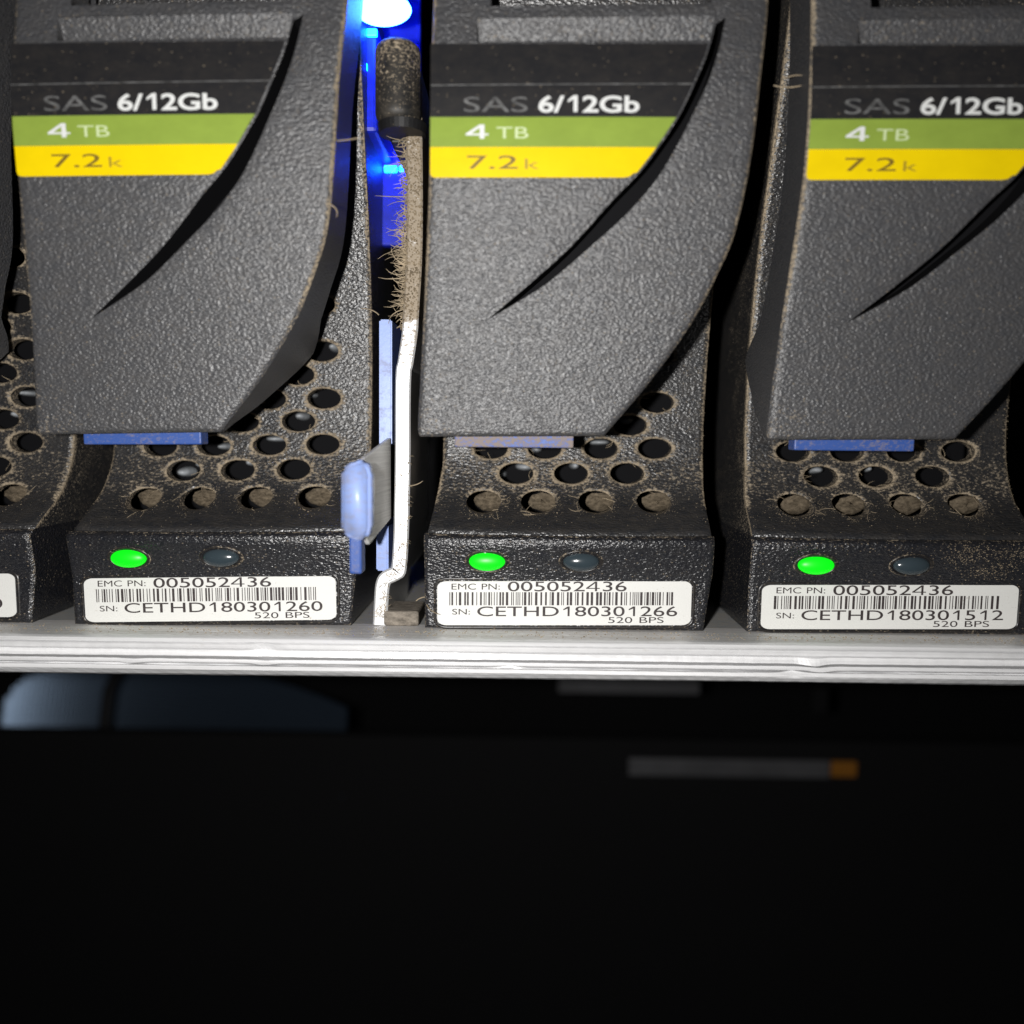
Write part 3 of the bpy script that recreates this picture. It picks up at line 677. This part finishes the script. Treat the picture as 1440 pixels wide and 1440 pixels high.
bm = bmesh.new(); f1 = [bm.verts.new((x, YG, z)) for x, z in gq]; f2 = [bm.verts.new((x, YG + 3.2, z)) for x, z in gq]
bm.faces.new(f1); bm.faces.new(f2[::-1])
for i in range(8): j = (i + 1) % 8; bm.faces.new([f1[i], f2[i], f2[j], f1[j]])
bmesh.ops.recalc_face_normals(bm, faces=bm.faces); bmesh.ops.bevel(bm, geom=list(bm.edges), offset=0.5, segments=3, affect='EDGES'); bm.verts.index_update()
link('finger_grip', MB().add([q.co[:] for q in bm.verts], [[q.index for q in f.verts] for f in bm.faces], 0.15).mesh(OD, True), M['blue_pale'], dv); bm.free()
a = P(496, 755, -6); b = P(514, 803, -6)
link('grip_stem', MB().box(a[0], b[0], -8.5, -6, b[1], a[1] + 2, 0.3).mesh(OD), M['blue'], dv)

# ------------------------------------------------------------------ knob and blue lamp above the divider
kc = P(555, 108, -3.0)
kn = thing('stop_knob', 'round-ended black rubber knob coated in dust below the blue lamp', 'knob', (kc[0], -3, P(555, 170, -3)[1])); OK_ = (kc[0], -3, P(555, 170, -3)[1])
za, zb2 = P(555, 42, -3)[1], P(555, 168, -3)[1]; hw = 3.0; mb = MB(); V = []; F = []; D = []
prof2 = [(0.0, 1.0)]
seg = 26; ns = 22
for i in range(ns):
    t = i / (ns - 1); z = zb2 + (za - zb2) * t
    e = min(t * (za - zb2), (1 - t) * (za - zb2)); k = math.sqrt(max(0.0, 1 - (1 - min(1, (e + 0.05) / 1.6)) ** 2))
    for q in range(seg):
        a = 2 * math.pi * q / seg
        V.append((kc[0] + hw * k * math.cos(a), 0 + 3.0 * k * math.sin(a), z)); D.append(0.10 + 0.34 * t)
for i in range(ns - 1): F += [[i * seg + q, i * seg + (q + 1) % seg, (i + 1) * seg + (q + 1) % seg, (i + 1) * seg + q] for q in range(seg)]
F += [list(range(seg))[::-1], [(ns - 1) * seg + q for q in range(seg)]]
link('knob_body', mesh(V, F, OK_, True, D), M['rubber'], kn)
cl = P(555, 172, 0)
link('collar', MB().tube([(kc[0] + .5, 0.5, zb2 - 0.7), (kc[0] + .5, 0.5, zb2 + 0.5)], [3.1, 3.3], 32).mesh(OK_, False), M['smooth'], kn)
link('stem', MB().box(kc[0] - 1.5, kc[0] + 1.8, 2.5, 24, zb2 - 1, za - 2, 0.3).mesh(OK_), M['smooth'], kn)

bl = thing('blue_lamp', 'glowing blue indicator lamp lighting the gap above the black knob', 'lamp', (P(538, 10, 3)[0], 3, P(538, 30, 3)[1])); OB = (P(538, 10, 3)[0], 3, P(538, 30, 3)[1])
a = P(538, 9, 1.0)
link('lens', MB().dome(a[0], 2.0, a[1], 3.7, 2.2, 2.1).mesh(OB, True), M['lamp'], bl)
g0 = P(479, 340, 20); g1 = P(598, -60, 20)
link('light_guide', MB().box(P(490, 340, 20)[0] - 1, P(592, 340, 20)[0], 20, 22, P(540, 345, 20)[1], P(540, -60, 20)[1], 0.4).mesh(OB), M['guide'], bl)
a = P(538, 45, 6)
link('light_pipe', MB().box(P(488, 40, 6)[0], P(530, 40, 6)[0], 6, 19.9, P(500, 185, 6)[1], P(500, 30, 6)[1], 0.6).mesh(OB), M['guide'], bl)
for u, v, y in ((506, 93, 5.4), (549, 237, 19.2), (570, 236, 19.2), (520, 45, 5.6)):
    x, z = P(u, v, y); link('light_chip', MB().box(x - 1.0, x + 1.0, y, y + 0.6, z - 0.5, z + 0.5, 0.15).mesh(OB), M['chip'], bl)

# dust fluff hanging from the divider, and stray fibres
R = random.Random(9); mb = MB()
for _ in range(420):
    v = R.uniform(175, 455) if R.random() < .75 else R.gauss(360, 28); u = np.interp(v, [c[1] for c in cen], [c[0] for c in cen]) - 9 - R.uniform(0, 3)
    x, z = P(u, v, YD); y = YD + R.uniform(-0.3, 2.5); d = math.pi + R.gauss(0, 0.8); L = abs(R.gauss(0, 1.0)) + 0.4; c_ = R.uniform(-1.5, 1.5); p = []
    for k in range(5): p.append((x, y, z)); x += L / 4 * 1.3 * math.cos(d); z += L / 4 * math.sin(d); y += R.uniform(-.12, .08); d += c_ / 3
    mb.tube(p, [0.07, 0.08, 0.06, 0.05, 0.02], 3)
for _ in range(700):
    v = R.uniform(172, 450); u = np.interp(v, [c[1] for c in cen], [c[0] for c in cen]) + R.uniform(-11, 11); x, z = P(u, v, YD); s = R.uniform(0.08, 0.22); y = YD - R.uniform(0, 0.12)
    a = R.uniform(0, 6.28); q = [(x + s * math.cos(a + k * 2.09), y, z + s * math.sin(a + k * 2.09)) for k in range(3)] + [(x, y - s, z)]; mb.add(q, [[0, 1, 3], [1, 2, 3], [2, 0, 3]])
for _ in range(160):
    v = R.uniform(640, 870); u = np.interp(v, [c[1] for c in cen], [c[0] for c in cen]) + R.uniform(-6, 10); x, z = P(u, v, YD - .05); d = R.uniform(0, 6.28); p = []
    for k in range(4): p.append((x, YD - 0.08, z)); x += 0.22 * math.cos(d); z += 0.22 * math.sin(d); d += R.uniform(-.6, .6)
    mb.tube(p, [0.05, 0.05, 0.04, 0.02], 3)
for u, v, y, L, d0, c_ in ((461, 286, -9.6, 2.2, -0.5, -1.6), (1088, 120, -6.5, 3.0, -0.35, 0.9), (1100, 112, -6.5, 2.0, 0.6, -1.0), (576, 683, 0.6, 1.6, 0.15, 0.8), (533, 443, 1.0, 2.0, 2.2, 1.2), (468, 198, -9.0, 2.6, 0.0, 0.3), (585, 845, 1.0, 2.0, 0.9, -1.4), (600, 850, -0.6, 2.0, -1.2, 1.0)):
    x, z = P(u, v, y); p = []; d = d0
    for k in range(8): p.append((x, y - 0.05 * k, z)); x += L / 7 * 1.4 * math.cos(d); z += L / 7 * math.sin(d); d += c_ / 7
    mb.tube(p, [0.08] * 6 + [0.06, 0.02], 4)
for _ in range(900):                                          # grains lying on the shelf floor in front of the carriers
    x = R.uniform(-90, 90); y = -R.random() ** 0.7 * 4.6; s = R.uniform(0.04, 0.13); z = FLOOR - 0.05; a = R.uniform(0, 6.28)
    q = [(x + 1.5 * s * math.cos(a + k * 2.09), y + s * math.sin(a + k * 2.09), z) for k in range(3)] + [(x, y, z + s)]; mb.add(q, [[0, 1, 3], [1, 2, 3], [2, 0, 3]])
fl = link('dust_fluff', mb.mesh((0, 0, 0)), M['dust']); fl['kind'] = 'stuff'; tag(fl, 'tan dust fluff and fibres clinging to the metal divider and shelf floor', 'dust')

# ------------------------------------------------------------------ what stands below the shelf, out of focus
def quad_box(name, u0, v0, u1, v1, Y, depth, m, parent, org, bev=0.3):
    a = P(u0, v1, Y); b = P(u1, v0, Y)
    return link(name, MB().box(a[0], b[0], Y, Y + depth, a[1], b[1], bev).mesh(org), M[m], parent)
OL = (0, 105, P(720, 1900, 105)[1])
lw = thing('lower_rack_unit', 'dark out-of-focus equipment front with grey strip below the shelf', 'rack unit', OL)
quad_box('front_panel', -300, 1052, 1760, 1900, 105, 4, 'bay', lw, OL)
gs = quad_box('strip', 884, 1071, 1168, 1091, 103.6, 1.3, 'grey_strip', lw, OL)
quad_box('strip_end', 1169, 1072, 1206, 1093, 103.7, 1.2, 'orange', lw, OL)['label'] = 'orange end of the grey strip'
OV = (P(250, 1050, 140)[0], 140, P(250, 1050, 140)[1])
vp = thing('vent_panel', 'blurred blue-grey perforated vent panel in the dark below the shelf', 'vent panel', OV)
x0, zq0 = P(12, 1046, 140); x1, zq1 = P(520, 958, 140); hgt = zq1 - zq0
mb = MB(); step = 1.3; nx_ = int((x1 - x0) / step); nz_ = int(hgt / 1.3) + 1
def vy(x, z): return 135 + 0.5 * (x - x0) - 0.0065 * (x - x0) ** 2 + 0.33 * (z - zq0)
for i in range(nx_):
    for j in range(nz_):
        cx, cz = x0 + (i + .5) * step, zq0 + (j + .5) * 1.3
        e = ((cx - x0 - 14) / 14.5) ** 2 + ((cz - (zq0 + hgt / 2)) / (hgt / 2 + .5)) ** 2
        if cx < x0 + 14 and e > 1: continue
        q = [(cx + sx * step / 2, cz + sz * 0.65) for sx, sz in ((-1, -1), (1, -1), (1, 1), (-1, 1))]; p = [(cx + sx * .36, cz + sz * .36) for sx, sz in ((-1, -1), (1, -1), (1, 1), (-1, 1))]
        V = [(x, vy(x, z), z) for x, z in q] + [(x, vy(x, z), z) for x, z in p] + [(x, vy(x, z) + 1.2, z) for x, z in p]
        mb.add(V, [[k, (k + 1) % 4, (k + 1) % 4 + 4, k + 4] for k in range(4)] + [[k + 4, (k + 1) % 4 + 4, (k + 1) % 4 + 8, k + 8] for k in range(4)])
link('mesh_sheet', mb.mesh(OV), M['vent'], vp)
c = [P(u, v, 128) for u, v in ((190, 920), (158, 960), (150, 1000), (146, 1030), (130, 1062), (100, 1085))]
cb = link('cable', MB().tube([(x, 128, z) for x, z in smoothline(c, 5)], 1.9, 10).mesh((c[-1][0], 128, c[-1][1]), True), M['cable']); cb.location = Vector((c[-1][0], 128, c[-1][1])) * U
tag(cb, 'black cable crossing in front of the blue-grey vent panel', 'cable')
OU = (0, 118, P(720, 975, 118)[1])
up = thing('slide_bracket', 'faint grey bracket edge in shadow just under the shelf rail', 'bracket', (P(885, 975, 118)[0], 118, P(885, 975, 118)[1])); OU = (P(885, 975, 118)[0], 118, P(885, 975, 118)[1])
quad_box('bracket_bar', 785, 940, 985, 974, 118, 2, 'grey_strip', up, OU); quad_box('bracket_pin', 1142, 968, 1166, 1002, 119, 2, 'bay', up, OU)
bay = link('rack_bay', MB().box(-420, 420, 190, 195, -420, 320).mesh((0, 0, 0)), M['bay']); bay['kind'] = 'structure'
